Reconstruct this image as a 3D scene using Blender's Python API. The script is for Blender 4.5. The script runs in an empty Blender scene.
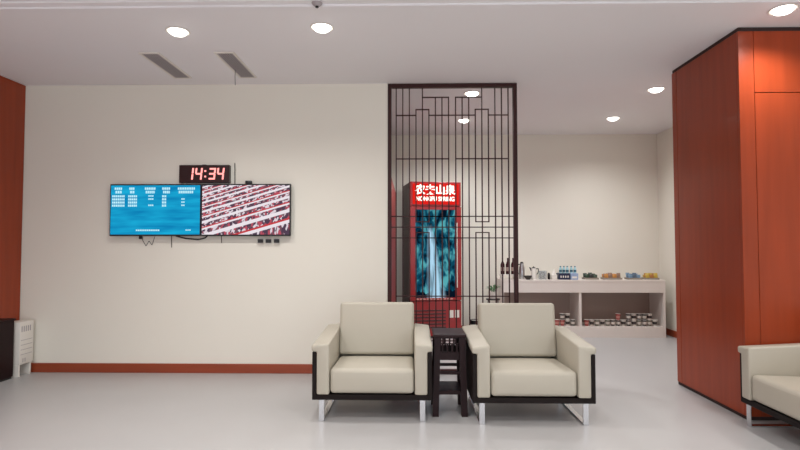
import bpy, bmesh, math, random
from mathutils import Vector, Matrix
random.seed(7)
C = bpy.context.scene.collection
PI = math.pi

# ------------------------------------------------------------------ camera
F = 520.0
H = 1.40
YAW = math.radians(1.15)
PITCH = math.radians(2.1)
cd = bpy.data.cameras.new('camera')
cd.sensor_width = 36.0
cd.lens = 36.0 * F / 800.0
cam = bpy.data.objects.new('camera', cd)
C.objects.link(cam)
cam.location = (0, 0, H)
cam.rotation_euler = (PI/2 + PITCH, 0, YAW)
bpy.context.scene.camera = cam
RM = cam.rotation_euler.to_matrix()

def at(px, py, Y):
    """world point seen at photo pixel (px,py) on the plane y = Y"""
    d = RM @ Vector(((px-400)/F, -(py-225)/F, -1))
    t = Y / d.y
    return Vector((d.x*t, Y, H + d.z*t))

# ------------------------------------------------------------------ materials
def S(r, g, b):
    f = lambda c: (c/255/12.92) if c/255 <= .04045 else ((c/255+.055)/1.055)**2.4
    return (f(r), f(g), f(b), 1)

def mat(name, col, rough=.5, metal=0, noise=0, nscale=5, bump=0, bscale=80, coat=0, spec=.5, trans=0, stretch=None):
    m = bpy.data.materials.new(name)
    m.use_nodes = True
    nt = m.node_tree
    b = nt.nodes['Principled BSDF']
    b.inputs['Base Color'].default_value = col
    b.inputs['Roughness'].default_value = rough
    b.inputs['Metallic'].default_value = metal
    b.inputs['Specular IOR Level'].default_value = spec
    b.inputs['Coat Weight'].default_value = coat
    b.inputs['Coat Roughness'].default_value = .12
    b.inputs['Transmission Weight'].default_value = trans
    tc = nt.nodes.new('ShaderNodeTexCoord')
    if noise:
        mp = nt.nodes.new('ShaderNodeMapping')
        nt.links.new(tc.outputs['Object'], mp.inputs['Vector'])
        if stretch: mp.inputs['Scale'].default_value = stretch
        n = nt.nodes.new('ShaderNodeTexNoise')
        n.inputs['Scale'].default_value = nscale
        n.inputs['Detail'].default_value = 5
        nt.links.new(mp.outputs[0], n.inputs['Vector'])
        mx = nt.nodes.new('ShaderNodeMix'); mx.data_type = 'RGBA'
        k0 = 1-noise; k1 = 1+noise
        mx.inputs[6].default_value = (col[0]*k0, col[1]*k0, col[2]*k0, 1)
        mx.inputs[7].default_value = (min(1, col[0]*k1), min(1, col[1]*k1), min(1, col[2]*k1), 1)
        nt.links.new(n.outputs['Fac'], mx.inputs[0])
        nt.links.new(mx.outputs[2], b.inputs['Base Color'])
    if bump:
        n2 = nt.nodes.new('ShaderNodeTexNoise')
        n2.inputs['Scale'].default_value = bscale
        nt.links.new(tc.outputs['Object'], n2.inputs['Vector'])
        bp = nt.nodes.new('ShaderNodeBump')
        bp.inputs['Strength'].default_value = bump
        bp.inputs['Distance'].default_value = .002
        nt.links.new(n2.outputs['Fac'], bp.inputs['Height'])
        nt.links.new(bp.outputs[0], b.inputs['Normal'])
    return m

def emis(name, col, st=1.0):
    m = bpy.data.materials.new(name); m.use_nodes = True
    nt = m.node_tree; nt.nodes.clear()
    o = nt.nodes.new('ShaderNodeOutputMaterial'); e = nt.nodes.new('ShaderNodeEmission')
    e.inputs[0].default_value = col; e.inputs[1].default_value = st
    nt.links.new(e.outputs[0], o.inputs[0])
    return m

M = {}
M['wall'] = mat('warm_plaster', S(232, 227, 215), .75, noise=.025, nscale=1.2, bump=.15, bscale=150)
M['ceil'] = mat('ceiling_paint', S(236, 233, 235), .85, noise=.02, nscale=1)
M['floor'] = mat('polished_floor', S(180, 178, 177), .32, noise=.05, nscale=1.6, spec=.35, bump=.05, bscale=3)
M['mahog'] = mat('mahogany_panel', S(148, 58, 27), .33, noise=.28, nscale=2.2, stretch=(7, 7, .5), coat=.08, spec=.3)
M['mahog_h'] = mat('mahogany_trim', S(146, 64, 36), .4, noise=.2, nscale=3, stretch=(.6, 6, 9))
M['gap'] = mat('dark_joint', S(40, 20, 16), .7)
M['screenwood'] = mat('rosewood_lattice', S(56, 24, 22), .5, spec=.3, noise=.25, nscale=6, stretch=(5, 5, 1))
M['rose'] = mat('dark_rosewood', S(32, 10, 12), .45, noise=.3, nscale=8, stretch=(4, 4, 1), spec=.22)
M['frame'] = mat('wenge_frame', S(22, 13, 11), .55, spec=.2, noise=.25, nscale=9, stretch=(5, 1, 5))
M['cream'] = mat('cream_leather', S(180, 173, 158), .5, noise=.03, nscale=3, bump=.35, bscale=220)
M['chrome'] = mat('brushed_chrome', S(215, 215, 218), .22, 1)
M['steel'] = mat('stainless', S(190, 190, 192), .28, 1)
M['black'] = mat('black_plastic', S(22, 22, 24), .4)
M['white'] = mat('white_plastic', S(226, 220, 212), .4)
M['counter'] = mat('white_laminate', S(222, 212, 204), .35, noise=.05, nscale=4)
M['counter_shade'] = mat('counter_back_shaded', S(165, 145, 135), .6, noise=.04, nscale=2)  # brown-grey tint paints in the shade inside the open shelf
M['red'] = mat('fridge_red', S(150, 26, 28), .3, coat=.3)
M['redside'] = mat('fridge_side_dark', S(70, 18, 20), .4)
M['grille'] = mat('vent_grey', S(168, 160, 162), .5)
M['cable'] = mat('dark_cable', S(50, 46, 46), .6)
M['glass'] = mat('clear_glass', S(235, 238, 240), .05, trans=.9)
M['leaf'] = mat('leaf_green', S(92, 128, 88), .5, noise=.3, nscale=20)
M['ventback'] = mat('vent_dark', S(96, 90, 92), .7)
M['lens'] = emis('downlight_glow', S(255, 250, 242), 8)

# ------------------------------------------------------------------ mesh helpers
def new(): return bmesh.new()

def merge(bm, src, mtx=None):
    me = bpy.data.meshes.new('tmp')
    src.to_mesh(me); src.free()
    if mtx is not None: me.transform(mtx)
    bm.from_mesh(me); bpy.data.meshes.remove(me)

def box(bm, x0, x1, y0, y1, z0, z1, bev=0, seg=2, mtx=None):
    t = bmesh.new()
    bmesh.ops.create_cube(t, size=1)
    for v in t.verts:
        v.co = Vector(((x0+x1)/2 + v.co.x*(x1-x0), (y0+y1)/2 + v.co.y*(y1-y0), (z0+z1)/2 + v.co.z*(z1-z0)))
    if bev:
        bmesh.ops.bevel(t, geom=t.edges[:]+t.verts[:], offset=bev, segments=seg, profile=.5, affect='EDGES')
    merge(bm, t, mtx)

def tube(bm, p0, p1, r, n=12, r1=None):
    p0 = Vector(p0); p1 = Vector(p1); d = p1-p0
    t = bmesh.new()
    bmesh.ops.create_cone(t, cap_ends=True, segments=n, radius1=r, radius2=r if r1 is None else r1, depth=d.length)
    q = d.to_track_quat('Z', 'Y').to_matrix().to_4x4()
    merge(bm, t, Matrix.Translation((p0+p1)/2) @ q)

def lathe(bm, prof, n=20, loc=(0, 0, 0)):
    rings = []
    for r, z in prof:
        if r < 1e-5: rings.append([bm.verts.new((loc[0], loc[1], loc[2]+z))])
        else: rings.append([bm.verts.new((loc[0]+r*math.cos(2*PI*i/n), loc[1]+r*math.sin(2*PI*i/n), loc[2]+z)) for i in range(n)])
    for a, b in zip(rings, rings[1:]):
        for i in range(n):
            j = (i+1) % n
            if len(a) == 1 and len(b) > 1: bm.faces.new((a[0], b[j], b[i]))
            elif len(b) == 1 and len(a) > 1: bm.faces.new((a[i], a[j], b[0]))
            elif len(a) > 1: bm.faces.new((a[i], a[j], b[j], b[i]))

def prism_y(bm, pts, y0, y1, bev=0, seg=3):
    """pts = (x,z) polygon extruded along y"""
    t = bmesh.new()
    a = [t.verts.new((x, y0, z)) for x, z in pts]
    b = [t.verts.new((x, y1, z)) for x, z in pts]
    t.faces.new(a); t.faces.new(b[::-1])
    n = len(pts)
    for i in range(n):
        j = (i+1) % n
        t.faces.new((a[i], b[i], b[j], a[j]))
    bmesh.ops.recalc_face_normals(t, faces=t.faces[:])
    if bev: bmesh.ops.bevel(t, geom=t.edges[:]+t.verts[:], offset=bev, segments=seg, profile=.5, affect='EDGES')
    merge(bm, t)

def path(bm, pts, r, n=8):
    for a, b in zip(pts, pts[1:]): tube(bm, a, b, r, n)

def obj(name, bm, m, parent=None, smooth=False, loc=None):
    bmesh.ops.recalc_face_normals(bm, faces=bm.faces[:])
    me = bpy.data.meshes.new(name); bm.to_mesh(me); bm.free()
    me.materials.append(m)
    if smooth:
        for p in me.polygons: p.use_smooth = True
        try: me.set_sharp_from_angle(angle=math.radians(40))
        except Exception: pass
    o = bpy.data.objects.new(name, me); C.objects.link(o)
    if parent: o.parent = parent
    if loc: o.location = loc
    return o

def tag(o, label, cat, group=None):
    o['label'] = label; o['category'] = cat
    if group: o['group'] = group
    return o

def thing(name, label, cat, loc=(0, 0, 0), rz=0, group=None):
    o = bpy.data.objects.new(name, None); C.objects.link(o)
    o.empty_display_size = .1
    o.location = loc; o.rotation_euler = (0, 0, rz)
    return tag(o, label, cat, group)

def struct(name, bm, m, smooth=False):
    o = obj(name, bm, m, None, smooth); o['kind'] = 'structure'; return o

def copy_tree(o, label=None, loc=None, rz=None, parent=None):
    c = o.copy(); C.objects.link(c)
    if parent: c.parent = parent
    for ch in list(o.children): copy_tree(ch, parent=c)
    if label: c['label'] = label
    if loc: c.location = loc
    if rz is not None: c.rotation_euler = (0, 0, rz)
    return c

# ------------------------------------------------------------------ setting
CZ = 3.17          # ceiling
WY = 5.67          # main back wall face
RY = 8.40          # far wall
LX = -4.295         # left wall
XE = at(387.5, 230, WY).x     # end of the main back wall
XS = at(518.2, 230, WY).x     # end of the screen
RX = 3.97          # right wall of the rear bay
BX, BY0, BY1 = 2.67, 4.235, 5.31   # wood-clad block

bm = new(); box(bm, LX-.2, 6.2, -4, RY+.2, -.12, 0); struct('floor', bm, M['floor'])
bm = new()
box(bm, LX-.2, 6.2, 3.80, RY+.2, CZ, CZ+.15)
box(bm, LX-.2, 6.2, -4, 3.80, CZ+.035, CZ+.15)
struct('ceiling', bm, M['ceil'])
bm = new()
box(bm, LX, 6.0, 3.74, 3.80, CZ+.016, CZ+.034)
struct('trim_1', bm, M['ceil'])
bm = new(); box(bm, LX-.2, XE, WY, WY+.18, 0, CZ); struct('wall_back', bm, M['wall'])
bm = new(); box(bm, -2.0, 6.2, RY, RY+.15, 0, CZ); struct('wall_far', bm, M['wall'])
bm = new(); box(bm, -1.6, -1.45, WY+.18, RY, 0, CZ); struct('wall_far_left', bm, M['wall'])
bm = new(); box(bm, RX, RX+.15, BY1, RY, 0, CZ); struct('wall_far_right', bm, M['wall'])
bm = new(); box(bm, 6.0, 6.15, -4, BY0, 0, CZ+.03); struct('wall_side', bm, M['wall'])
# left wall clad in mahogany sheets
bm = new()
box(bm, LX-.15, LX-.02, -4, WY, 0, CZ)
ys = [5.665, 4.35, 3.1, 1.9, .7, -.5]
for a, b in zip(ys, ys[1:]):
    box(bm, LX-.03, LX, b+.004, a, .02, CZ-.004, .002, 1)
struct('wall_left', bm, M['mahog'])
# block at the right, clad in mahogany
bm = new()
box(bm, BX+.02, 6.0, BY0+.02, BY1, 0, CZ)
z0, z1 = .031, CZ-.035
xs = [BX, BX+.125, BX+1.15, BX+2.2, 5.99]
box(bm, xs[0], xs[1]-.003, BY0, BY0+.03, z0, z1, .002, 1)
for a, b in zip(xs[1:], xs[2:]):
    box(bm, a, b-.004, BY0, BY0+.03, z0, 2.625, .002, 1)
    box(bm, a, b-.004, BY0, BY0+.03, 2.631, z1, .002, 1)
box(bm, BX, BX+.03, BY0+.03, BY1-.09, z0, z1, .002, 1)
box(bm, BX, BX+.03, BY1-.085, BY1, z0, z1, .002, 1)
struct('wall_right', bm, M['mahog'])
bm = new()
box(bm, BX+.008, 5.99, BY0+.008, BY1, CZ-.034, CZ-.001)
box(bm, BX+.008, 5.99, BY0+.008, BY1, 0.001, .03)
struct('trim_2', bm, M['gap'])

def skirting(name, x0, x1, y0, y1):
    b = new(); box(b, x0, x1, y0, y1, 0, .10, .004, 2)
    o = struct(name, b, M['mahog_h'])
skirting('baseboard_back', LX, XE-.002, WY-.018, WY)
skirting('baseboard_far', -1.45, RX, RY-.018, RY)
skirting('baseboard_right', RX-.018, RX, BY1, RY-.018)

# ------------------------------------------------------------------ lattice screen
t = thing('lattice_screen', 'tall reddish brown wooden openwork screen standing beside the end of the wall', 'screen',
          ((XE+XS)/2, WY+.03, 0))
ox = (XE+XS)/2
def sx(px): return at(px, 230, WY+.01).x - ox
def sz(py): return at(452, py, WY+.01).z
ZT = CZ-.002
hw = (XS-XE)/2
b = new()
box(b, -hw+.002, -hw+.042, -.03, .03, 0.001, ZT, .003, 1)
box(b, hw-.042, hw, -.03, .03, 0.001, ZT, .003, 1)
box(b, -hw+.042, hw-.042, -.03, .03, ZT-.042, ZT, .003, 1)
box(b, -hw+.042, hw-.042, -.03, .03, 0.001, .043, .003, 1)
obj('outer_frame', b, M['screenwood'], t)
L = [395.8, 402.5, 409.1, 415.7, 422.3, 428.8, 435.3, 441.9, 448.5]
L = [sx(p) for p in L]
L = [(l - sx(p))/2 for l, p in zip(L, [509.0, 502.3, 495.6, 488.8, 482.3, 475.7, 469.0, 462.3, 455.6])]  # mirror-averaged
mid = 1.585
hz = lambda py: sz(py) - mid      # half heights measured from the middle of the screen
A = {'top': ZT-.042-mid, 'a': hz(96.8), 'st': hz(109), 's': hz(114.8), 'm': hz(158.5), 'u': hz(216.3), 'ud': hz(221.7)}
r = .006; dy = .010
def vb(b, x, za, zb): box(b, x-r, x+r, -dy, dy, mid+min(za, zb), mid+max(za, zb))
def hb(b, xa, xb, z): box(b, min(xa, xb)-r, max(xa, xb)+r, -dy*.9, dy*.9, mid+z-r*.9, mid+z+r*.9)
W2 = hw-.045
for side in (1, -1):
    X = [l*side for l in L]
    for i in (0, 1, 2, 4):
        b = new(); vb(b, X[i], -A['top'], A['top']); obj('vertical_bar', b, M['screenwood'], t)
    for i in (6, 7, 8):
        b = new(); vb(b, X[i], -A['a'], A['a']); obj('vertical_bar', b, M['screenwood'], t)
    for sgn in (1, -1):
        for i in (3, 5):
            b = new(); vb(b, X[i], sgn*A['ud'], sgn*A['st']); obj('vertical_bar', b, M['screenwood'], t)
        for xa, xb, z in ((X[4], X[8], 'a'), (X[0], X[3], 's'), (X[3], X[5], 'st'), (X[0], X[8], 'm'), (W2*side, X[3], 'u'), (X[3], X[5], 'ud')):
            b = new(); hb(b, xa, xb, sgn*A[z]); obj('horizontal_bar', b, M['screenwood'], t)
for sgn in (1, -1):
    for z in ('s', 'u'):
        b = new(); hb(b, L[5], -L[5], sgn*A[z]); obj('horizontal_bar', b, M['screenwood'], t)
b = new(); hb(b, -W2, W2, 0); obj('middle_rail', b, M['screenwood'], t)

# ------------------------------------------------------------------ armchairs
def make_armchair(label):
    t = thing('armchair', label, 'armchair', group='cream armchairs with dark wooden frames')
    # dark frame: bottom board and two side panels
    b = new()
    box(b, -.475, .475, -.435, .35, .168, .21, .004, 1)
    for s in (-1, 1):
        box(b, min(s*.44, s*.475), max(s*.44, s*.475), -.435, .35, .2, .545, .004, 1)
    obj('wooden_frame', b, M['frame'], t)
    for s in (-1, 1):
        b = new()
        pts = [(.338, .212), (.438, .212), (.438, .547), (.478, .549), (.480, .60), (.338, .612)]
        pts = [(x*s, z) for x, z in pts]
        if s < 0: pts = pts[::-1]
        prism_y(b, pts, -.45, .36, .014, 3)
        for v in b.verts:
            if v.co.z > .5: v.co.z += .04*max(0, (v.co.y+.45)/.81)*((v.co.z-.5)/.1)
        obj('armrest', b, M['cream'], t, True)
    # seat cushion, slightly crowned
    b = new()
    t2 = bmesh.new(); bmesh.ops.create_cube(t2, size=1)
    bmesh.ops.subdivide_edges(t2, edges=t2.edges[:], cuts=5, use_grid_fill=True)
    for v in t2.verts:
        x, y, z = v.co*2
        k = (1-x*x)*(1-y*y)
        v.co = Vector((x*.332, -.15+y*.295, .318+z*.098 + ((.018*k - .022*(y+1)/2) if z > 0 else 0)))
        if y < -.9: v.co.y -= .012*(1-x*x)*(1-z*z)
    merge(b, t2)
    o = obj('seat', b, M['cream'], t, True)
    md = o.modifiers.new('bevel', 'BEVEL'); md.width = .03; md.segments = 4; md.limit_method = 'ANGLE'; md.angle_limit = math.radians(50)
    # backrest, leaning back
    b = new()
    t2 = bmesh.new(); bmesh.ops.create_cube(t2, size=1)
    bmesh.ops.subdivide_edges(t2, edges=t2.edges[:], cuts=5, use_grid_fill=True)
    for v in t2.verts:
        x, y, z = v.co*2
        k = (1-x*x)*(1-z*z)
        v.co = Vector((x*.338, y*.082 - (.022*k if y < 0 else 0), .235+z*.235))
    merge(b, t2, Matrix.Translation((0, .20, .395)) @ Matrix.Rotation(math.radians(-9), 4, 'X'))
    o = obj('backrest', b, M['cream'], t, True)
    md = o.modifiers.new('bevel', 'BEVEL'); md.width = .032; md.segments = 4; md.limit_method = 'ANGLE'; md.angle_limit = math.radians(50)
    b = new(); box(b, -.338, .338, .27, .355, .21, .62, .02, 3)
    obj('back_shell', b, M['cream'], t, True)
    for s in (-1, 1):
        b = new()
        x = s*.40
        box(b, x-.022, x+.022, -.425, -.413, 0, .168, .002, 1)
        box(b, x-.022, x+.022, .28, .292, 0, .168, .002, 1)
        box(b, x-.022, x+.022, -.413, .28, 0, .012, .002, 1)
        obj('leg', b, M['chrome'], t)
    return t
ch = make_armchair('cream leather armchair on the left of the small carved table, against the pale wall')
ch.location = (-.305, 4.58, 0)
copy_tree(ch, 'cream leather armchair on the right of the small carved table, before the counter', (.955, 4.52, 0), math.radians(0))
copy_tree(ch, 'cream leather armchair turned sideways beside the mahogany clad wall', (3.02, 3.70, 0), math.radians(-90))

# ------------------------------------------------------------------ carved side table
t = thing('side_table', 'small dark carved rosewood table between the two cream armchairs', 'table', (.322, 4.46, 0))
b = new(); box(b, -.135, .135, -.175, .175, .635, .66, .006, 2); obj('tabletop', b, M['rose'], t)
for sx_ in (-1, 1):
    for sy_ in (-1, 1):
        b = new()
        t2 = bmesh.new(); bmesh.ops.create_cube(t2, size=1)
        for v in t2.verts:
            k = .5 - v.co.z      # 1 at bottom
            v.co = Vector((sx_*(.1+.018*k)+v.co.x*.050, sy_*(.14+.02*k)+v.co.y*.05, .3175+v.co.z*.635))
        merge(b, t2)
        obj('leg', b, M['rose'], t)
def apron(b, axis, d):
    def bar(u0, u1, z0, z1):
        if axis == 'x': box(b, u0, u1, d-.009, d+.009, z0, z1)
        else: box(b, d-.009, d+.009, u0, u1, z0, z1)
    w = .096 if axis == 'x' else .125
    bar(-w, w, .45, .515); bar(-w, w, .577, .585); bar(-w, w, .625, .636)
    n = 5 if axis == 'x' else 6
    for i in range(n):
        u = -w + 2*w*i/(n-1)
        bar(u-.006, u+.006, .58, .63)
    for i in range(6):
        u = -w + 2*w*i/5
        bar(u-.006, u+.006, .51, .58)
for ax, d in (('x', -.145), ('x', .145), ('y', -.11), ('y', .11)):
    b = new(); apron(b, ax, d); obj('carved_apron', b, M['rose'], t)
for z in (.345,):
    for d in (-.15, .15):
        b = new(); box(b, -.11, .11, d-.01, d+.01, z-.012, z+.012); obj('stretcher', b, M['rose'], t)
    for d in (-.118, .118):
        b = new(); box(b, d-.01, d+.01, -.14, .14, z-.012, z+.012); obj('stretcher', b, M['rose'], t)
b = new(); box(b, -.118, .118, -.155, .155, .17, .2, .003, 1); obj('lower_shelf', b, M['rose'], t)

# ------------------------------------------------------------------ drinks fridge
fl = at(410.5, 337, 7.72); fl.z = 0
t = thing('drinks_fridge', 'tall red glass-door drinks fridge with lit sign and waterfall picture behind the screen', 'fridge', (fl.x, fl.y, 0), math.radians(10.5))
W, D, FH = .78, .62, 2.335
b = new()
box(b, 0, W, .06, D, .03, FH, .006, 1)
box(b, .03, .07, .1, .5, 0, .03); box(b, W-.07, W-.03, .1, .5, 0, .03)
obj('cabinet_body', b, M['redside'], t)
b = new()   # red front surround, header box, kick panel
box(b, 0, W, 0.012, .06, 1.97, FH, .006, 2)
obj('header_panel', b, M['red'], t)
b = new(); box(b, 0, W, .012, .06, .03, .55, .006, 2)
obj('kick_panel', b, M['red'], t)
b = new()
for i in range(6): box(b, .06, W-.24, .004, .012, .15+i*.05, .172+i*.05, .002, 1)
obj('ventilation_louvre', b, M['redside'], t)
b = new()
for (x0, x1, zz0, zz1) in ((0, .075, .56, 1.96), (W-.095, W, .56, 1.96), (.075, W-.095, 1.915, 1.96), (.075, W-.095, .56, .60)):
    box(b, x0, x1, 0.0, .058, zz0, zz1, .003, 1)
door = obj('door', b, M['red'], t)
# waterfall picture (lit)
m = bpy.data.materials.new('waterfall_picture'); m.use_nodes = True
nt = m.node_tree; nt.nodes.clear(); N = nt.nodes.new; K = nt.links.new
out = N('ShaderNodeOutputMaterial'); em = N('ShaderNodeEmission'); K(em.outputs[0], out.inputs[0])
tc = N('ShaderNodeTexCoord'); sp = N('ShaderNodeSeparateXYZ'); K(tc.outputs['Generated'], sp.inputs[0])
mp = N('ShaderNodeMapping'); mp.inputs['Scale'].default_value = (6, 1, 7); K(tc.outputs['Generated'], mp.inputs[0])
n1 = N('ShaderNodeTexNoise'); n1.inputs['Scale'].default_value = 1; n1.inputs['Detail'].default_value = 8; n1.inputs['Distortion'].default_value = .8; K(mp.outputs[0], n1.inputs[0])
cr = N('ShaderNodeValToRGB'); K(n1.outputs[0], cr.inputs[0])
e = cr.color_ramp.elements; e[0].position = .36; e[0].color = S(4, 20, 36); e[1].position = .66; e[1].color = S(84, 168, 176)
x = cr.color_ramp.elements.new(.5); x.color = S(14, 76, 100)
def math_(op, a, bb=None, cc=None):
    n = N('ShaderNodeMath'); n.operation = op
    for i, v in enumerate((a, bb, cc)):
        if v is None: continue
        if isinstance(v, (int, float)): n.inputs[i].default_value = v
        else: K(v, n.inputs[i])
    return n.outputs[0]
mp2 = N('ShaderNodeMapping'); mp2.inputs['Scale'].default_value = (16, 1, 2.5); K(tc.outputs['Generated'], mp2.inputs[0])
n2 = N('ShaderNodeTexNoise'); n2.inputs['Scale'].default_value = 1; n2.inputs['Detail'].default_value = 4; K(mp2.outputs[0], n2.inputs[0])
# centre drifts to the right going down, widening
cx = math_('MULTIPLY_ADD', sp.outputs[2], -.20, .53)
dx = math_('ABSOLUTE', math_('SUBTRACT', sp.outputs[0], cx))
wd = math_('MULTIPLY_ADD', sp.outputs[2], -.24, .27)
k = math_('SUBTRACT', 1.0, math_('DIVIDE', dx, wd))
k = math_('MULTIPLY', math_('MAXIMUM', k, 0), math_('MULTIPLY_ADD', n2.outputs[0], 4.6, -1.1))
topcut = math_('MINIMUM', math_('MAXIMUM', math_('MULTIPLY_ADD', math_('ADD', sp.outputs[2], math_('MULTIPLY', n2.outputs[0], .12)), -9.0, 8.0), 0), 1)
k = math_('MINIMUM', math_('MULTIPLY', math_('MAXIMUM', k, 0), topcut), 1)
dark = math_('GREATER_THAN', math_('ADD', sp.outputs[2], math_('MULTIPLY', n1.outputs[0], .16)), .15)
mixd = N('ShaderNodeMix'); mixd.data_type = 'RGBA'; K(dark, mixd.inputs[0]); mixd.inputs[6].default_value = S(8, 20, 34); K(cr.outputs[0], mixd.inputs[7])
mx = N('ShaderNodeMix'); mx.data_type = 'RGBA'; K(k, mx.inputs[0]); K(mixd.outputs[2], mx.inputs[6]); mx.inputs[7].default_value = S(176, 216, 240)
K(mx.outputs[2], em.inputs[0]); em.inputs[1].default_value = 1.0
b = new(); box(b, .075, W-.095, .012, .04, .60, 1.915); obj('waterfall_picture', b, m, door)
b = new(); box(b, W-.082, W-.066, -.03, -.014, .75, 1.72, .003, 1)
box(b, W-.080, W-.068, -.016, 0, .78, .80); box(b, W-.080, W-.068, -.016, 0, 1.67, 1.69)
obj('handle', b, M['white'], door)
b = new(); box(b, .035, W-.035, .002, .014, 1.995, FH-.03, .004, 1)
sign = obj('sign_panel', b, emis('sign_red_glow', S(226, 34, 28), 1.0), t)
def text(body, size, loc, m, parent, name, xs=1.0, bold=.0):
    cu = bpy.data.curves.new(name, 'FONT'); cu.body = body; cu.size = size
    cu.align_x = 'CENTER'; cu.align_y = 'CENTER'; cu.extrude = .0008; cu.offset = bold
    o = bpy.data.objects.new(name, cu); C.objects.link(o)
    dg = bpy.context.evaluated_depsgraph_get()
    me = bpy.data.meshes.new_from_object(o.evaluated_get(dg))
    bpy.data.objects.remove(o)
    me.transform(Matrix.Diagonal((xs, 1, 1, 1)))
    me.transform(Matrix.Rotation(PI/2, 4, 'X'))
    me.materials.clear(); me.materials.append(m)
    o = bpy.data.objects.new(name, me); C.objects.link(o); o.parent = parent; o.location = loc
    return o
glow = emis('sign_letter_glow', S(255, 236, 225), 2.2)
text('农夫山泉', .155, (W/2-.01, -.0005, 2.205), glow, sign, 'sign_lettering', 1.0, .004)
text('NONGFU SPRING', .092, (W/2-.01, -.0005, 2.075), glow, sign, 'sign_lettering', .82, .002)
b = new(); box(b, W-.19, W-.125, .004, .012, .30, .41); obj('sticker', b, M['white'], t)
b = new(); box(b, W-.10, W-.035, .004, .012, .30, .41); obj('sticker', b, M['white'], t)
b = new()
for i in range(11): box(b, .09+i*.052, .09+i*.052+.034, -.003, .001, .572, .59)
obj('price_strip', b, mat('price_strip_pink', S(200, 150, 140), .5), door)

# tall dark cabinet behind the wall end
t = thing('tall_cabinet', 'tall dark red cabinet just behind the wall end, left of the drinks fridge', 'cabinet', (-.585, 6.92, 0))
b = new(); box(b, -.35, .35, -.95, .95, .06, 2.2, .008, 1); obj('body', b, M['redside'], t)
b = new(); box(b, -.33, .33, -.92, .92, 0, .06); obj('plinth', b, M['black'], t)
b = new(); box(b, .35, .368, -.93, -.01, .09, 2.17, .004, 1); obj('door', b, M['red'], t)
b = new(); box(b, .35, .368, .01, .93, .09, 2.17, .004, 1); obj('door', b, M['red'], t)

# ------------------------------------------------------------------ counter
CY0, CY1 = 7.90, RY-.02
cl = at(502, 290, CY0).x; cr_ = at(665.3, 290, CY0).x
ct = at(580, 280, CY0).z; ca = at(580, 292.6, CY0).z; cf = at(580, 326.6, CY0).z
cm = at(580.3, 300, CY0).x
t = thing('counter', 'long white open-fronted counter along the far wall holding snacks and drinks', 'counter', ((cl+cr_)/2, (CY0+CY1)/2, 0))
ccx, ccy = (cl+cr_)/2, (CY0+CY1)/2
def cbx(b, x0, x1, y0, y1, z0, z1, bev=0): box(b, x0-ccx, x1-ccx, y0-ccy, y1-ccy, z0, z1, bev, 1)
b = new(); cbx(b, cl, cr_, CY0-.01, CY1, ct-.03, ct, .003); obj('countertop', b, M['counter'], t)
b = new(); cbx(b, cl, cr_, CY0-.006, CY0+.02, ca, ct-.03); obj('fascia', b, M['counter'], t)
b = new(); cbx(b, cl+.03, cr_-.03, CY0, CY1, cf-.02, cf); obj('bottom_shelf', b, M['counter'], t)
b = new(); cbx(b, cl+.03, cr_-.03, CY0, CY0+.02, 0, cf-.02); obj('plinth', b, M['counter'], t)
b = new(); cbx(b, cl+.03, cr_-.03, CY1-.015, CY1, cf, ct-.03); obj('back_board', b, M['counter_shade'], t)
for x0 in (cl, cr_-.03): 
    b = new(); cbx(b, x0, x0+.03, CY0, CY1, 0, ct-.03); obj('side_panel', b, M['counter'], t)
b = new(); cbx(b, cm-.018, cm+.018, CY0, CY1-.015, cf, ct-.03); obj('divider', b, M['counter'], t)

# noodle cups on the bottom shelf
def cup_mesh(name, body_c, band_c):
    t = bpy.data.objects.new(name, None); C.objects.link(t)
    b = new(); lathe(b, [(0, 0), (.026, 0), (.036, .082), (.038, .086), (0, .086)], 16)
    obj('cup_body', b, mat('cup_'+body_c[0], body_c[1], .45), t, True)
    b = new(); lathe(b, [(.0292, .022), (.0302, .022), (.0352, .062), (.034, .062)], 16)
    obj('printed_band', b, mat('band_'+band_c[0], band_c[1], .45), t, True)
    b = new(); lathe(b, [(0, .087), (.039, .087), (.039, .091), (0, .091)], 16)
    obj('lid', b, M['white'], t, True)
    return t
red_c, wht_c, blk_c, grn_c, pnk_c = S(150, 40, 38), S(205, 195, 185), S(48, 38, 36), S(90, 84, 66), S(190, 130, 120)
kinds = {'red': (('red', red_c), ('pink', pnk_c)), 'white': (('white', wht_c), ('black', blk_c)),
         'dark': (('black', blk_c), ('white', wht_c)), 'brown': (('brown', grn_c), ('white', wht_c))}
protos = {}
def cup(kind, x, z, where, grp, y=None):
    lab = {'red': 'red instant noodle cup', 'white': 'white instant noodle cup with dark band', 'dark': 'black instant noodle cup with pale band', 'brown': 'brown instant noodle cup with pale band'}[kind] + ' ' + where
    loc = (x, CY0+.10 if y is None else y, z)
    if kind not in protos:
        o = cup_mesh('noodle_cup', *kinds[kind]); protos[kind] = o; o.location = loc
    else: o = copy_tree(protos[kind], loc=loc)
    tag(o, lab, 'cup', grp)
CH = .0912
def cx_(px): return at(px, 320, CY0+.10).x
seq = ['red', 'white', 'brown', 'white', 'brown', 'dark', 'dark', 'white', 'dark', 'white', 'brown', 'dark', 'brown', 'white']
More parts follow.
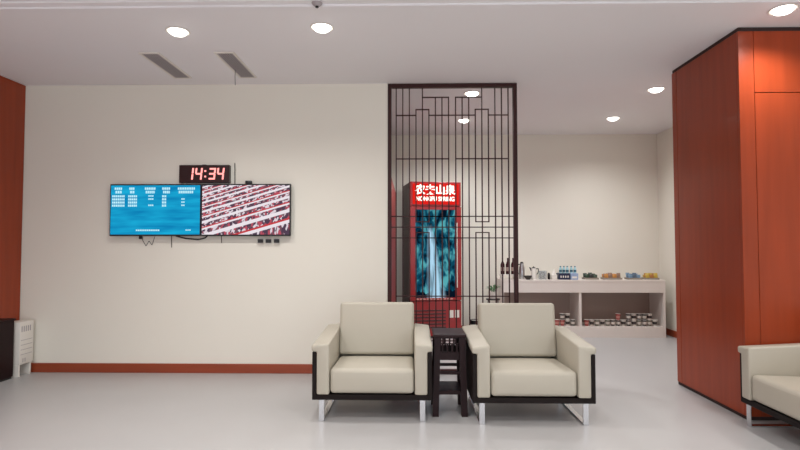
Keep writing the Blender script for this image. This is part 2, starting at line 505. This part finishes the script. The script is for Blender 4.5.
# right bay lower row
px = 586.5
for i, kd in enumerate(seq):
    cup(kd, cx_(px+i*5.25), cf+.0005, 'in the bottom row right of the counter divider', kd+' cups in the bottom row right of the divider')
for p, kd in ((618, 'red'), (628.5, 'dark'), (633.75, 'white'), (639, 'dark'), (644.3, 'dark'), (649.5, 'white')):
    q = round((p-586.5)/5.25)*5.25+586.5
    cup(kd, cx_(q), cf+.0005+CH, 'stacked on the row right of the counter divider', kd+' cups stacked right of the divider')
for p, kd in ((557, 'red'), (562.3, 'red'), (567.5, 'white'), (572.7, 'dark')):
    cup(kd, cx_(p), cf+.0005, 'in the bottom row left of the counter divider', kd+' cups in the bottom row left of the divider')
for p, kd in ((562.3, 'dark'), (567.5, 'white')):
    cup(kd, cx_(p), cf+.0005+CH, 'stacked on the row left of the counter divider', kd+' cups stacked left of the divider')

# snack trays with packets on the counter
CT = ct+.0005
def ctp(px, dy=0): return at(px, 279, CY0+.15+dy).x
tray0 = None
trays = [(590.5, 'leftmost', 'dark green', S(40, 62, 40), S(28, 30, 26)),
         (611.5, 'second', 'orange and brown', S(190, 130, 60), S(140, 110, 90)),
         (633.5, 'third', 'pale blue', S(110, 140, 165), S(80, 100, 120)),
         (650.5, 'rightmost', 'yellow', S(190, 160, 60), S(176, 116, 60))]
for (pxc, which, cn, c1, c2) in trays:
    x0 = ctp(pxc)
    w = .102 if which != 'second' else .135
    lab = '%s low tray of snacks on the white counter, holding %s packets' % (which, cn)
    tr = thing('snack_tray', lab, 'tray', (x0, CY0+.16, CT), group='snack trays on the counter')
    b = new(); box(b, -w, w, -.085, .085, 0, .006)
    for (q0, q1, q2, q3) in ((-w, w, -.085, -.08), (-w, w, .08, .085), (-w, -w+.005, -.08, .08), (w-.005, w, -.08, .08)): box(b, q0, q1, q2, q3, .006, .028)
    obj('tray', b, mat('tray_grey', S(150, 140, 128), .6, noise=.2, nscale=60), tr)
    mA = mat('packet_a', c1, .3, noise=.25, nscale=30); mB = mat('packet_b', c2, .3, noise=.35, nscale=40)
    nx = 4 if which == 'second' else 3
    for i in range(nx*3):
        col_, row_ = i % nx, i//nx
        b = new(); t2 = bmesh.new(); bmesh.ops.create_grid(t2, x_segments=6, y_segments=6, size=1)
        for v in t2.verts:
            x, y = v.co.x, v.co.y
            v.co = Vector((x*.029, y*.045, .012*(1-x*x)*(1-y*y)))
        d = bmesh.ops.duplicate(t2, geom=t2.verts[:]+t2.edges[:]+t2.faces[:])
        for v in [g for g in d['geom'] if isinstance(g, bmesh.types.BMVert)]: v.co.z *= -1
        bmesh.ops.remove_doubles(t2, verts=t2.verts[:], dist=.0003)
        merge(b, t2)
        o = obj('snack_packet', b, mA if (col_+row_) % 2 == 0 else mB, None, True)
        ks = random.uniform(.72, 1.08)
        o.location = (x0+(col_-(nx-1)/2)*.063+random.uniform(-.001, .001), CY0+.16+(row_-1)*.045, CT+.0065+.0455*ks)
        o.scale = (1, ks, 1)
        o.rotation_euler = (random.uniform(1.25, 1.4), random.uniform(-.04, .04), random.uniform(-.05, .05))
        tag(o, 'small %s snack packet in the %s tray on the counter' % (cn, which), 'snack', 'snack packets in the %s tray' % which)

# cartons and bottles
xa, xb = ctp(557.5), ctp(568.3)
t = thing('drink_carton', 'dark navy drinks carton with white marks on the counter under the water bottles', 'carton', ((xa+xb)/2, CY0+.14, CT))
b = new(); hw_ = (xb-xa)/2; box(b, -hw_, hw_, -.08, .08, 0, .095, .004, 1); obj('carton_box', b, mat('navy_card', S(26, 34, 66), .5), t)
b = new()
for i in range(4): box(b, -hw_+.02+i*.035, -hw_+.038+i*.035, -.0815, -.0802, .03, .06)
obj('printed_marks', b, M['white'], t)
xa2, xb2 = ctp(569), ctp(576.5)
b = new(); h2 = (xb2-xa2)/2
box(b, -h2, h2, -.08, .08, 0, .095, .004, 1)
t = thing('drink_carton', 'pale blue drinks carton beside the dark navy carton on the counter', 'carton', ((xa2+xb2)/2, CY0+.14, CT))
obj('carton_box', b, mat('pale_blue_card', S(150, 168, 200), .5, noise=.1, nscale=30), t)
b = new(); box(b, -h2+.02, h2-.02, -.0815, -.0802, .02, .05); obj('printed_marks', b, M['white'], t)
bt = thing('water_bottle', 'x', 'bottle', group='water bottles on the cartons')
b = new(); lathe(b, [(0, 0), (.02, 0), (.022, .01), (.022, .065), (.011, .088), (.011, .096), (0, .096)], 14); obj('bottle_body', b, mat('bottle_plastic', S(176, 214, 222), .15), bt, True)
b = new(); lathe(b, [(.0222, .02), (.0228, .02), (.0228, .05), (.0222, .05)], 14); obj('paper_label', b, mat('teal_label', S(36, 92, 110), .4), bt, True)
b = new(); lathe(b, [(0, .108), (.0125, .108), (.0125, .093), (.0115, .093)], 12); obj('cap', b, mat('cap_blue', S(60, 110, 130), .4), bt, True)
for i, p in enumerate((560.2, 563.6, 567.0, 571.0, 574.6)):
    l = 'small water bottle with teal label standing on the %s carton' % ('navy' if p < 568.5 else 'pale blue')
    loc = (ctp(p), CY0+.13, CT+.0955)
    g = 'water bottles on the %s carton' % ('navy' if p < 568.5 else 'pale blue')
    o = bt if i == 0 else copy_tree(bt)
    o.location = loc; o['label'] = l; o['group'] = g

# white napkin box, coffee glasses, kettle, carafe, bowl
x0 = ctp(553.5)
t = thing('napkin_box', 'white box of paper napkins left of the navy carton', 'box', (x0, CY0+.14, CT))
b = new(); box(b, -.04, .04, -.06, .06, 0, .075, .006, 2); obj('box_body', b, M['white'], t)
b = new(); tube(b, (0, 0, .07), (0.01, 0, .155), .035, 8, .006); obj('napkins', b, M['white'], t)
gl = thing('drinking_glass', 'clear tall drinking glass on the counter, left of the napkin box', 'glass', group='clear glasses left of the napkin box')
b = new(); lathe(b, [(0, 0), (.024, 0), (.03, .13), (.028, .13), (.022, .008), (0, .008)], 16); obj('tumbler', b, M['glass'], gl, True)
for i, p in enumerate((540.0, 544.0)):
    for j in range(2):
        o = gl if (i, j) == (0, 0) else copy_tree(gl)
        o.location = (ctp(p), CY0+.09+j*.08, CT)
b = new(); lathe(b, [(0, 0), (.018, 0), (.02, .01), (.02, .08), (.012, .1), (0, .1)], 14)
o = obj('pepper_shaker', b, M['frame'], None, True, (ctp(548.3), CY0+.12, CT)); tag(o, 'small dark brown shaker between the glasses and the napkin box', 'shaker')
x0 = ctp(533.6)
t = thing('kettle', 'white jug kettle with dark handle right of the dark bowl on the counter', 'kettle', (x0, CY0+.14, CT))
b = new(); lathe(b, [(0, 0), (.05, 0), (.05, .02), (.044, .1), (.034, .17), (0, .17)], 20); obj('jug', b, M['white'], t, True)
b = new(); path(b, [(.034, 0, .16), (.07, 0, .165), (.075, 0, .12), (.045, 0, .07)], .007); obj('handle', b, M['black'], t)
b = new(); tube(b, (-.03, 0, .13), (-.062, 0, .185), .014, 10, .008); obj('spout', b, M['black'], t)
b = new(); lathe(b, [(0, .17), (.032, .17), (.02, .185), (.006, .19), (.006, .2), (0, .2)], 16); obj('lid', b, M['black'], t, True)
x0 = ctp(526.8)
b = new(); lathe(b, [(0, 0), (.03, 0), (.06, .045), (.062, .06), (.056, .06), (.03, .012), (0, .012)], 20)
b2 = obj('bowl', b, mat('dark_bowl', S(52, 46, 42), .35), None, True, (x0, CY0+.07, CT)); tag(b2, 'small dark bowl on the counter in front of the steel flask', 'bowl')
x0 = ctp(523)
t = thing('vacuum_flask', 'tall stainless steel flask with black handle beside the screen edge', 'flask', (x0, CY0+.23, CT))
b = new(); lathe(b, [(0, 0), (.045, 0), (.047, .01), (.047, .17), (.03, .215), (.03, .24), (0, .24)], 20); obj('flask_body', b, M['steel'], t, True)
b = new(); path(b, [(-.03, 0, .225), (-.075, 0, .22), (-.08, 0, .1), (-.045, 0, .08)], .008); obj('handle', b, M['black'], t)
b = new(); lathe(b, [(0, .24), (.026, .24), (.02, .262), (0, .265)], 16); obj('stopper', b, M['black'], t, True)
# bottles on a white tray behind the screen
x0 = ctp(508)
t = thing('bottle_tray', 'white footed tray at the left end of the counter holding dark bottles', 'tray', (x0, CY0+.16, CT))
b = new(); box(b, -.12, .12, -.09, .09, .06, .075, .003, 1); obj('tray_top', b, M['white'], t)
for s in (-1, 1):
    b = new(); box(b, s*.1-.008, s*.1+.008, -.08, .08, 0, .06); obj('foot', b, M['white'], t)
bo = thing('dark_bottle', 'x', 'bottle')
b = new(); lathe(b, [(0, 0), (.03, 0), (.032, .008), (.032, .15), (.012, .2), (.012, .25), (0, .25)], 16); obj('bottle_body', b, mat('dark_red_glass', S(58, 30, 32), .12), bo, True)
b = new(); lathe(b, [(.0322, .05), (.0326, .05), (.0326, .11), (.0322, .11)], 16); obj('paper_label', b, mat('bottle_label', S(150, 130, 120), .5), bo, True)
for i, (dx, w) in enumerate(((-.08, 'leftmost of three dark bottles on the white footed tray'), (0, 'middle one of three dark bottles on the white footed tray'), (.08, 'rightmost of three dark bottles on the white footed tray'))):
    o = bo if i == 0 else copy_tree(bo)
    o.location = (x0+dx, CY0+.16, CT+.0755); o['label'] = w; o['group'] = 'dark bottles on the counter tray'

# plant stand with a small plant, and a bin, seen between screen bars
pp = at(493, 300, 7.55)
t = thing('plant_stand', 'slim black metal plant stand left of the white counter, seen through the screen', 'plant stand', (pp.x, 7.55, 0))
b = new(); lathe(b, [(0, .60), (.1, .60), (.1, .615), (0, .615)], 20); obj('stand_top', b, M['black'], t, True)
for i in range(4):
    a = PI/4+i*PI/2
    b = new(); tube(b, (.085*math.cos(a), .085*math.sin(a), .60), (.12*math.cos(a), .12*math.sin(a), 0), .007, 8); obj('leg', b, M['black'], t)
t = thing('potted_plant', 'small green leafy plant in a white pot on the black metal stand', 'plant', (pp.x, 7.55, .6155))
b = new(); lathe(b, [(0, 0), (.045, 0), (.065, .09), (.068, .1), (.06, .1), (.05, .02), (0, .02)], 18); obj('pot', b, M['white'], t, True)
b = new()
for i in range(26):
    a = random.uniform(0, 2*PI); l = random.uniform(.08, .15); up = random.uniform(.04, .12)
    p0 = Vector((.02*math.cos(a), .02*math.sin(a), .095)); p2 = p0+Vector((math.cos(a)*l*.8, math.sin(a)*l*.8, up)); pm = (p0+p2)/2+Vector((0, 0, .04))
    w = Vector((-math.sin(a), math.cos(a), 0))*.012
    v = [b.verts.new(q) for q in (p0, pm-w, p2, pm+w)]
    b.faces.new(v)
o = obj('foliage', b, M['leaf'], t); md = o.modifiers.new('solid', 'SOLIDIFY'); md.thickness = .0015
bp_ = at(476, 320, 8.1)
t = thing('waste_bin', 'small white waste bin with black liner on the floor beside the red fridge', 'bin', (bp_.x, 8.1, 0))
b = new(); lathe(b, [(0, 0), (.075, 0), (.09, .22), (.084, .22), (.07, .01), (0, .01)], 20); obj('bucket', b, M['white'], t, True)
b = new(); lathe(b, [(.0915, .17), (.094, .23), (.088, .232), (.083, .2)], 20); obj('liner', b, M['black'], t, True)

# ------------------------------------------------------------------ screens on the wall
def wallbox(b, px0, py0, px1, py1, y0, y1, bev=0):
    p = at(px0, py0, y0); q = at(px1, py1, y0)
    box(b, p.x, q.x, y0, y1, q.z, p.z, bev, 1)
def tv(x0, y0, x1, y1, label, scr_mat):
    p = at(x0, y0, WY-.07); q = at(x1, y1, WY-.07)
    w = q.x-p.x; h = p.z-q.z
    t = thing('television', label, 'television', ((p.x+q.x)/2, WY-.03, (p.z+q.z)/2))
    b = new(); box(b, -w/2+.002, w/2-.002, -.04, -.005, -h/2, h/2, .004, 1); obj('casing', b, M['black'], t)
    b = new(); box(b, -w/2+.014, w/2-.014, -.042, -.0395, -h/2+.016, h/2-.014); s = obj('display', b, scr_mat, t)
    b = new(); box(b, -.15, .15, -.005, .028, -.12, .12); obj('wall_bracket', b, M['black'], t)
    return t, s, w, h
# blue departures display
m = bpy.data.materials.new('blue_display'); m.use_nodes = True
nt = m.node_tree; nt.nodes.clear(); N = nt.nodes.new; K = nt.links.new
out = N('ShaderNodeOutputMaterial'); em = N('ShaderNodeEmission'); K(em.outputs[0], out.inputs[0])
tc = N('ShaderNodeTexCoord'); mp = N('ShaderNodeMapping'); K(tc.outputs['Generated'], mp.inputs[0]); mp.inputs['Scale'].default_value = (1.2, 1, 5)
n1 = N('ShaderNodeTexNoise'); n1.inputs['Scale'].default_value = 2; K(mp.outputs[0], n1.inputs[0])
cr = N('ShaderNodeValToRGB'); K(n1.outputs[0], cr.inputs[0]); cr.color_ramp.elements[0].position = .3; cr.color_ramp.elements[0].color = S(14, 128, 182); cr.color_ramp.elements[1].position = .7; cr.color_ramp.elements[1].color = S(28, 172, 216)
K(cr.outputs[0], em.inputs[0])
tv1, s, w, h = tv(110, 184.2, 200.8, 236, 'left television with a bright blue timetable on its display', m)
mtxt = emis('display_text', S(190, 238, 250), 1.0)
def cell(fx, fz, fw, fh):   # fractions of the display measured from its top left corner
    b = new()
    n = max(2, int(fw*w/.019))
    for i in range(n):
        xx = -w/2+.014+fx*w + i*fw*w/n
        box(b, xx, xx+fw*w/n*.78, -.0432, -.0421, h/2-(fz+fh)*h, h/2-fz*h)
    obj('timetable_text', b, mtxt, s)
for fx, fw in ((.04, .085), (.20, .06), (.37, .12), (.56, .09), (.73, .19)):
    cell(fx, .065, fw, .045); cell(fx+.01, .13, fw*.85, .05)
for r_ in range(4):
    fz = .215+r_*.06
    cell(.015, fz, .14, .04); cell(.19, fz, .10, .04)
    if r_ != 2: cell(.41, fz, .06, .028)
    cell(.56, fz, .05, .04)
    if r_ in (1, 2, 3): cell(.77, fz, .04, .028)
cell(.28, .875, .26, .03); cell(.82, .875, .06, .022)
# striped red and white crowd picture
m = bpy.data.materials.new('crowd_display'); m.use_nodes = True
nt = m.node_tree; nt.nodes.clear(); N = nt.nodes.new; K = nt.links.new
out = N('ShaderNodeOutputMaterial'); em = N('ShaderNodeEmission'); K(em.outputs[0], out.inputs[0])
tc = N('ShaderNodeTexCoord'); sp = N('ShaderNodeSeparateXYZ'); K(tc.outputs['Generated'], sp.inputs[0])
v = math_('MULTIPLY_ADD', sp.outputs[0], -.52, sp.outputs[2])      # rises to the right
v = math_('ADD', v, .56)
v = math_('MULTIPLY', math_('POWER', math_('MAXIMUM', v, 0.001), 1.8), 5.6)
fr = math_('FRACT', v)
cmb = N('ShaderNodeCombineXYZ'); K(math_('MULTIPLY', sp.outputs[0], 46), cmb.inputs[0]); K(math_('MULTIPLY', v, 3.5), cmb.inputs[2])
vo = N('ShaderNodeTexVoronoi'); vo.inputs['Scale'].default_value = 1.0; K(cmb.outputs[0], vo.inputs[0])
crowd = N('ShaderNodeValToRGB'); crowd.color_ramp.interpolation = 'CONSTANT'
sc = N('ShaderNodeSeparateColor'); K(vo.outputs['Color'], sc.inputs[0]); K(sc.outputs[0], crowd.inputs[0])
ce = crowd.color_ramp.elements
ce[0].position = 0; ce[0].color = S(84, 66, 84); ce[1].position = .34; ce[1].color = S(186, 84, 100)
for ps, cc in ((.55, S(226, 214, 222)), (.78, S(120, 84, 96))):
    q = ce.new(ps); q.color = cc
band = N('ShaderNodeValToRGB'); band.color_ramp.interpolation = 'CONSTANT'; K(fr, band.inputs[0])
be = band.color_ramp.elements; be[0].position = 0; be[0].color = (0, 0, 0, 1); be[1].position = .56; be[1].color = (1, 1, 1, 1)
wr = N('ShaderNodeMix'); wr.data_type = 'RGBA'
K(math_('GREATER_THAN', fr, .82), wr.inputs[0]); wr.inputs[6].default_value = S(240, 232, 238); wr.inputs[7].default_value = S(200, 66, 72)
alt = math_('GREATER_THAN', math_('FRACT', math_('MULTIPLY', v, .5)), .5)
mxb = N('ShaderNodeMix'); mxb.data_type = 'RGBA'; K(alt, mxb.inputs[0]); K(wr.outputs[2], mxb.inputs[6]); mxb.inputs[7].default_value = S(240, 232, 238)
mx = N('ShaderNodeMix'); mx.data_type = 'RGBA'; K(band.outputs[0], mx.inputs[0]); K(crowd.outputs[0], mx.inputs[6]); K(mxb.outputs[2], mx.inputs[7])
K(mx.outputs[2], em.inputs[0]); em.inputs[1].default_value = .95
tv2 = tv(201.2, 184, 290.5, 236, 'right television showing slanting red and white rows of a crowd', m)

# digital clock
p = at(179, 165, WY-.06); q = at(229, 182.6, WY-.06)
w = q.x-p.x; h = p.z-q.z
t = thing('digital_clock', 'black wall clock with glowing red digits above the two televisions', 'clock', ((p.x+q.x)/2, WY-.03, (p.z+q.z)/2))
b = new(); box(b, -w/2, w/2, -.03, .03, -h/2, h/2, .005, 1); case = obj('case', b, mat('clock_black', S(40, 12, 14), .35), t)
SEG = {'1': 'bc', '4': 'fgbc', '3': 'abgcd'}
def digit(b, ch_, cx0):
    W_, H_, th = .060, .108, .018
    sl = lambda z: z*.10
    def seg(x0, z0, x1, z1):
        if abs(x1-x0) > abs(z1-z0): pts = [(x0, z0-th/2), (x1, z1-th/2), (x1, z1+th/2), (x0, z0+th/2)]
        else: pts = [(x0-th/2, z0), (x0+th/2, z0), (x1+th/2, z1), (x1-th/2, z1)]
        prism_y(b, [(cx0+x+sl(z), z) for x, z in pts], -.0325, -.0302)
    a, c = W_/2, H_/2
    S_ = {'a': (-a, c, a, c), 'g': (-a, 0, a, 0), 'd': (-a, -c, a, -c), 'b': (a, .004, a, c+th/2), 'c': (a, -c-th/2, a, -.004), 'f': (-a, .004, -a, c+th/2), 'e': (-a, -c, -a, 0)}
    for k_ in SEG[ch_]: seg(*S_[k_])
mdig = emis('digit_red', S(255, 150, 145), 1.9)
for ch_, cx0 in (('1', -.155), ('4', -.058), ('3', .088), ('4', .182)):
    b = new(); digit(b, ch_, cx0); obj('digit', b, mdig, case)
for z in (-.03, .03):
    b = new(); prism_y(b, [(.006, z-.009), (.024, z-.009), (.024, z+.009), (.006, z+.009)], -.0325, -.0302); obj('colon_dot', b, mdig, case)
b = new(); box(b, -.02, .02, -.03, .03, h/2, h/2+.004); obj('hanging_tab', b, M['black'], t)

# plugs and cables under the televisions
pl = None
for i, p in enumerate((260.6, 268.6, 276.8)):
    c = at(p, 241, WY-.02)
    w_ = ('leftmost', 'middle', 'rightmost')[i]
    if pl is None:
        pl = thing('power_adapter', 'x', 'plug', group='black power adapters under the right television')
        b = new(); box(b, -.028, .028, -.0, .028, -.02, .02, .003, 1); obj('plug_body', b, M['black'], pl)
        b = new(); box(b, -.033, .033, .028, .04, -.032, .032, .002, 1); obj('socket_plate', b, M['white'], pl)
        o = pl
    else: o = copy_tree(pl)
    o.location = (c.x, WY-.04, c.z)
    o['label'] = '%s of the three black power adapters under the right television' % w_
def cable(name, label, pts, r=.004, dy_=.012, parent=None):
    b = new(); path(b, [at(x, y, WY-dy_-d) for x, y, d in pts], r, 6)
    o = obj(name, b, M['cable'])
    if parent:
        o.parent = parent; o.matrix_parent_inverse = Matrix.Translation(-Vector(parent.location)); return o
    return tag(o, label, 'cable')
cable('cable', 'short cable hanging under the right half of the blue television', [(171.5, 234, .0), (171.6, 247.5, 0)], parent=tv1)
cable('cable', 'short cable hanging under the left part of the crowd television', [(221.5, 234, .0), (221.6, 243, 0)], parent=tv2[0])
cable('cable', 'thick black cable sagging from the blue television to the crowd television', [(176, 236, .01), (186, 238.5, .012), (198, 239.6, .012), (205, 238, .012), (208, 235, .01)], .008, .014, parent=tv1)
cable('cable', 'tangled thin cable hanging under the left part of the blue television', [(141, 235, 0), (143, 241, 0), (146, 246, 0), (149, 241, 0), (152, 245, 0), (155, 236, 0)], .003, parent=tv1)
cable('conduit', 'thin conduit running up the wall beside the clock', [(234.8, 186, 0), (234.8, 163, 0)], .004)
b = new(); c = at(140.5, 238, WY-.03); box(b, c.x-.012, c.x+.012, WY-.045, WY, c.z-.012, c.z+.02, .002, 1)
o = obj('mount_latch', b, M['black'], tv1); o.matrix_parent_inverse = Matrix.Translation(-Vector(tv1.location))
b = new(); c = at(249, 182.3, WY-.04); box(b, c.x-.035, c.x+.035, WY-.065, WY-.03, c.z-.018, c.z+.016, .006, 2)
tag(obj('signal_receiver', b, M['black'], None, True), 'small black receiver lying on the crowd television top edge', 'receiver')

# ------------------------------------------------------------------ ceiling things
def ceil_vent(x0, x1, y0, y1, label):
    t = thing('ceiling_vent', label, 'vent', ((x0+x1)/2, (y0+y1)/2, CZ), group='ceiling vents')
    w, d = (x1-x0)/2, (y1-y0)/2
    b = new()
    f = .022
    box(b, -w-f, w+f, -d-f, -d, -.012, -.0005, .002, 1); box(b, -w-f, w+f, d, d+f, -.012, -.0005, .002, 1)
    box(b, -w-f, -w, -d, d, -.012, -.0005, .002, 1); box(b, w, w+f, -d, d, -.012, -.0005, .002, 1)
    obj('frame', b, M['white'], t)
    b = new(); box(b, -w, w, -d, d, -.004, -.0006); obj('backing', b, M['ventback'], t)
    b = new()
    n = 7
    for i in range(n):
        x = -w + 2*w*(i+.5)/n
        box(b, x-.0055, x+.0055, -d, d, -.011, -.0045)
    obj('slats', b, M['grille'], t)
    return t
ceil_vent(-2.49, -2.34, 4.71, 5.40, 'grey slatted ceiling vent, the left one above the televisions')
vent2 = ceil_vent(-1.79, -1.645, 4.71, 5.40, 'grey slatted ceiling vent, the right one with a ribbon hanging from it')
c = at(235.5, 66, 5.15)
b = new(); path(b, [(c.x, 5.15, CZ-.012), (c.x-.004, 5.15, CZ-.08), (c.x, 5.15, CZ-.17)], .003, 6)
o = obj('ribbon', b, M['cable'], vent2); o.matrix_parent_inverse = Matrix.Translation(-Vector(vent2.location))

def downlight_mesh():
    t = bpy.data.objects.new('downlight', None); C.objects.link(t)
    b = new(); lathe(b, [(.078, -.001), (.095, -.001), (.097, -.005), (.092, -.009), (.078, -.006), (.078, -.001)], 32); obj('trim_ring', b, M['white'], t, True)
    b = new(); lathe(b, [(0, -.04), (.03, -.037), (.055, -.028), (.071, -.012), (.077, -.004), (.077, -.001), (0, -.001)], 32); obj('lens', b, M['lens'], t, True)  # lens enlarged and domed to suggest the bloom around the lamp
    return t
dl = downlight_mesh()
spots = []
def ceil_at(px, py, z=CZ):
    d = RM @ Vector(((px-400)/F, -(py-225)/F, -1)); k_ = (z-H)/d.z
    return Vector((d.x*k_, d.y*k_, z))
lights = [((178, 31), 'round recessed ceiling downlight left of the vents, above the televisions'),
          ((322, 27), 'round recessed ceiling downlight above the left armchair, nearest the right vent'),
          ((783, 9), 'round recessed ceiling downlight just in front of the mahogany clad wall'),
          ((656, 89), 'round recessed ceiling downlight beside the mahogany clad wall edge'),
          ((613, 118), 'round recessed ceiling downlight far back above the white counter'),
          ((472, 93), 'larger bright ceiling downlight seen through the top of the screen'),
          ((464, 120), 'small far ceiling downlight seen through the screen above the red fridge')]
for i, ((px_, py_), lab) in enumerate(lights):
    p = ceil_at(px_, py_)
    o = dl if i == 0 else copy_tree(dl)
    o.location = p; tag(o, lab, 'downlight', 'recessed ceiling downlights')
    spots.append((p.x, p.y, CZ))
p = ceil_at(317, 3)
t = thing('smoke_detector', 'small dark-centred detector on the ceiling at the top edge of the photo', 'detector', (p.x, p.y, CZ))
b = new(); lathe(b, [(0, -.025), (.02, -.025), (.035, -.012), (.04, -.0005), (0, -.0005)], 20); obj('housing', b, M['grille'], t, True)
b = new(); lathe(b, [(0, -.034), (.012, -.034), (.012, -.025), (0, -.025)], 14); obj('sensor', b, M['black'], t, True)

# ------------------------------------------------------------------ left corner
t = thing('low_cabinet', 'low dark wooden cabinet against the mahogany left wall', 'cabinet', (LX+.077, 4.45, 0))
b = new(); box(b, -.073, .07, -.95, .95, .02, .60, .004, 1); obj('body', b, M['rose'], t)
b = new(); box(b, -.075, .078, -.96, .96, .60, .622, .004, 1); obj('top_board', b, M['rose'], t)
b = new(); box(b, -.065, .06, -.94, .94, 0, .02); obj('plinth', b, M['black'], t)
t = thing('air_purifier', 'white slotted floor appliance in the left corner beside the dark cabinet', 'appliance', (-4.175, 5.52, 0))
b = new(); box(b, -.09, .07, -.095, .11, .125, .575, .012, 2); obj('casing', b, M['white'], t, True)
b = new()
for i in range(5): box(b, .0695, .0712, -.075+i*.03, -.061+i*.03, .47, .53)
for i in range(2): box(b, .0695, .0712, -.05+i*.03, -.04+i*.03, .15, .19)
for i in range(4): box(b, .0695, .0706, -.08, .085, .23+i*.05, .235+i*.05)
obj('vent_slots', b, M['grille'], t)
for s in (-1, 1):
    b = new(); box(b, -.06, .06, s*.08-.012, s*.08+.012, 0, .126, .003, 1); obj('foot', b, M['white'], t)

# ------------------------------------------------------------------ light
def spot(x, y, z, e=60, ang=150, r=.05, col=(1, .985, .95)):
    ld = bpy.data.lights.new('lamp_or_fill_spot', 'SPOT'); ld.energy = e; ld.spot_size = math.radians(ang); ld.spot_blend = .9
    ld.shadow_soft_size = r; ld.color = col
    o = bpy.data.objects.new('lamp_or_fill_spot', ld); C.objects.link(o); o.location = (x, y, z)
for (x, y, z) in spots: spot(x, y, z-.06, (60 if x > 2.5 else 74) if y < 5.7 else 78, col=(1, .985, .95) if y < 5.7 else (.97, .985, 1))
for y in (6.2, 7.3): spot(.1, y, CZ-.01, 45, col=(.97, .985, 1))  # added fill spots without fixtures, brightening the far wall by the fridge
for y, e_ in ((2.2, 52), (.4, 66), (-1.4, 66)):
    for x in (-3.3, -1.94, -.73, .72, 2.8, 4.6): spot(x, y, CZ-.0, e_)
for x in (4.6,): spot(x, 3.3, CZ, 60)  # added unseen fill spot, brightens the front face of the wood block
w = bpy.data.worlds.new('world'); bpy.context.scene.world = w; w.use_nodes = True
bg = w.node_tree.nodes['Background']; bg.inputs[0].default_value = (.86, .93, 1, 1); bg.inputs[1].default_value = 2.05
vs = bpy.context.scene.view_settings
vs.view_transform = 'Standard'; vs.look = 'None'; vs.gamma = 1; vs.use_curve_mapping = False; vs.exposure = 0
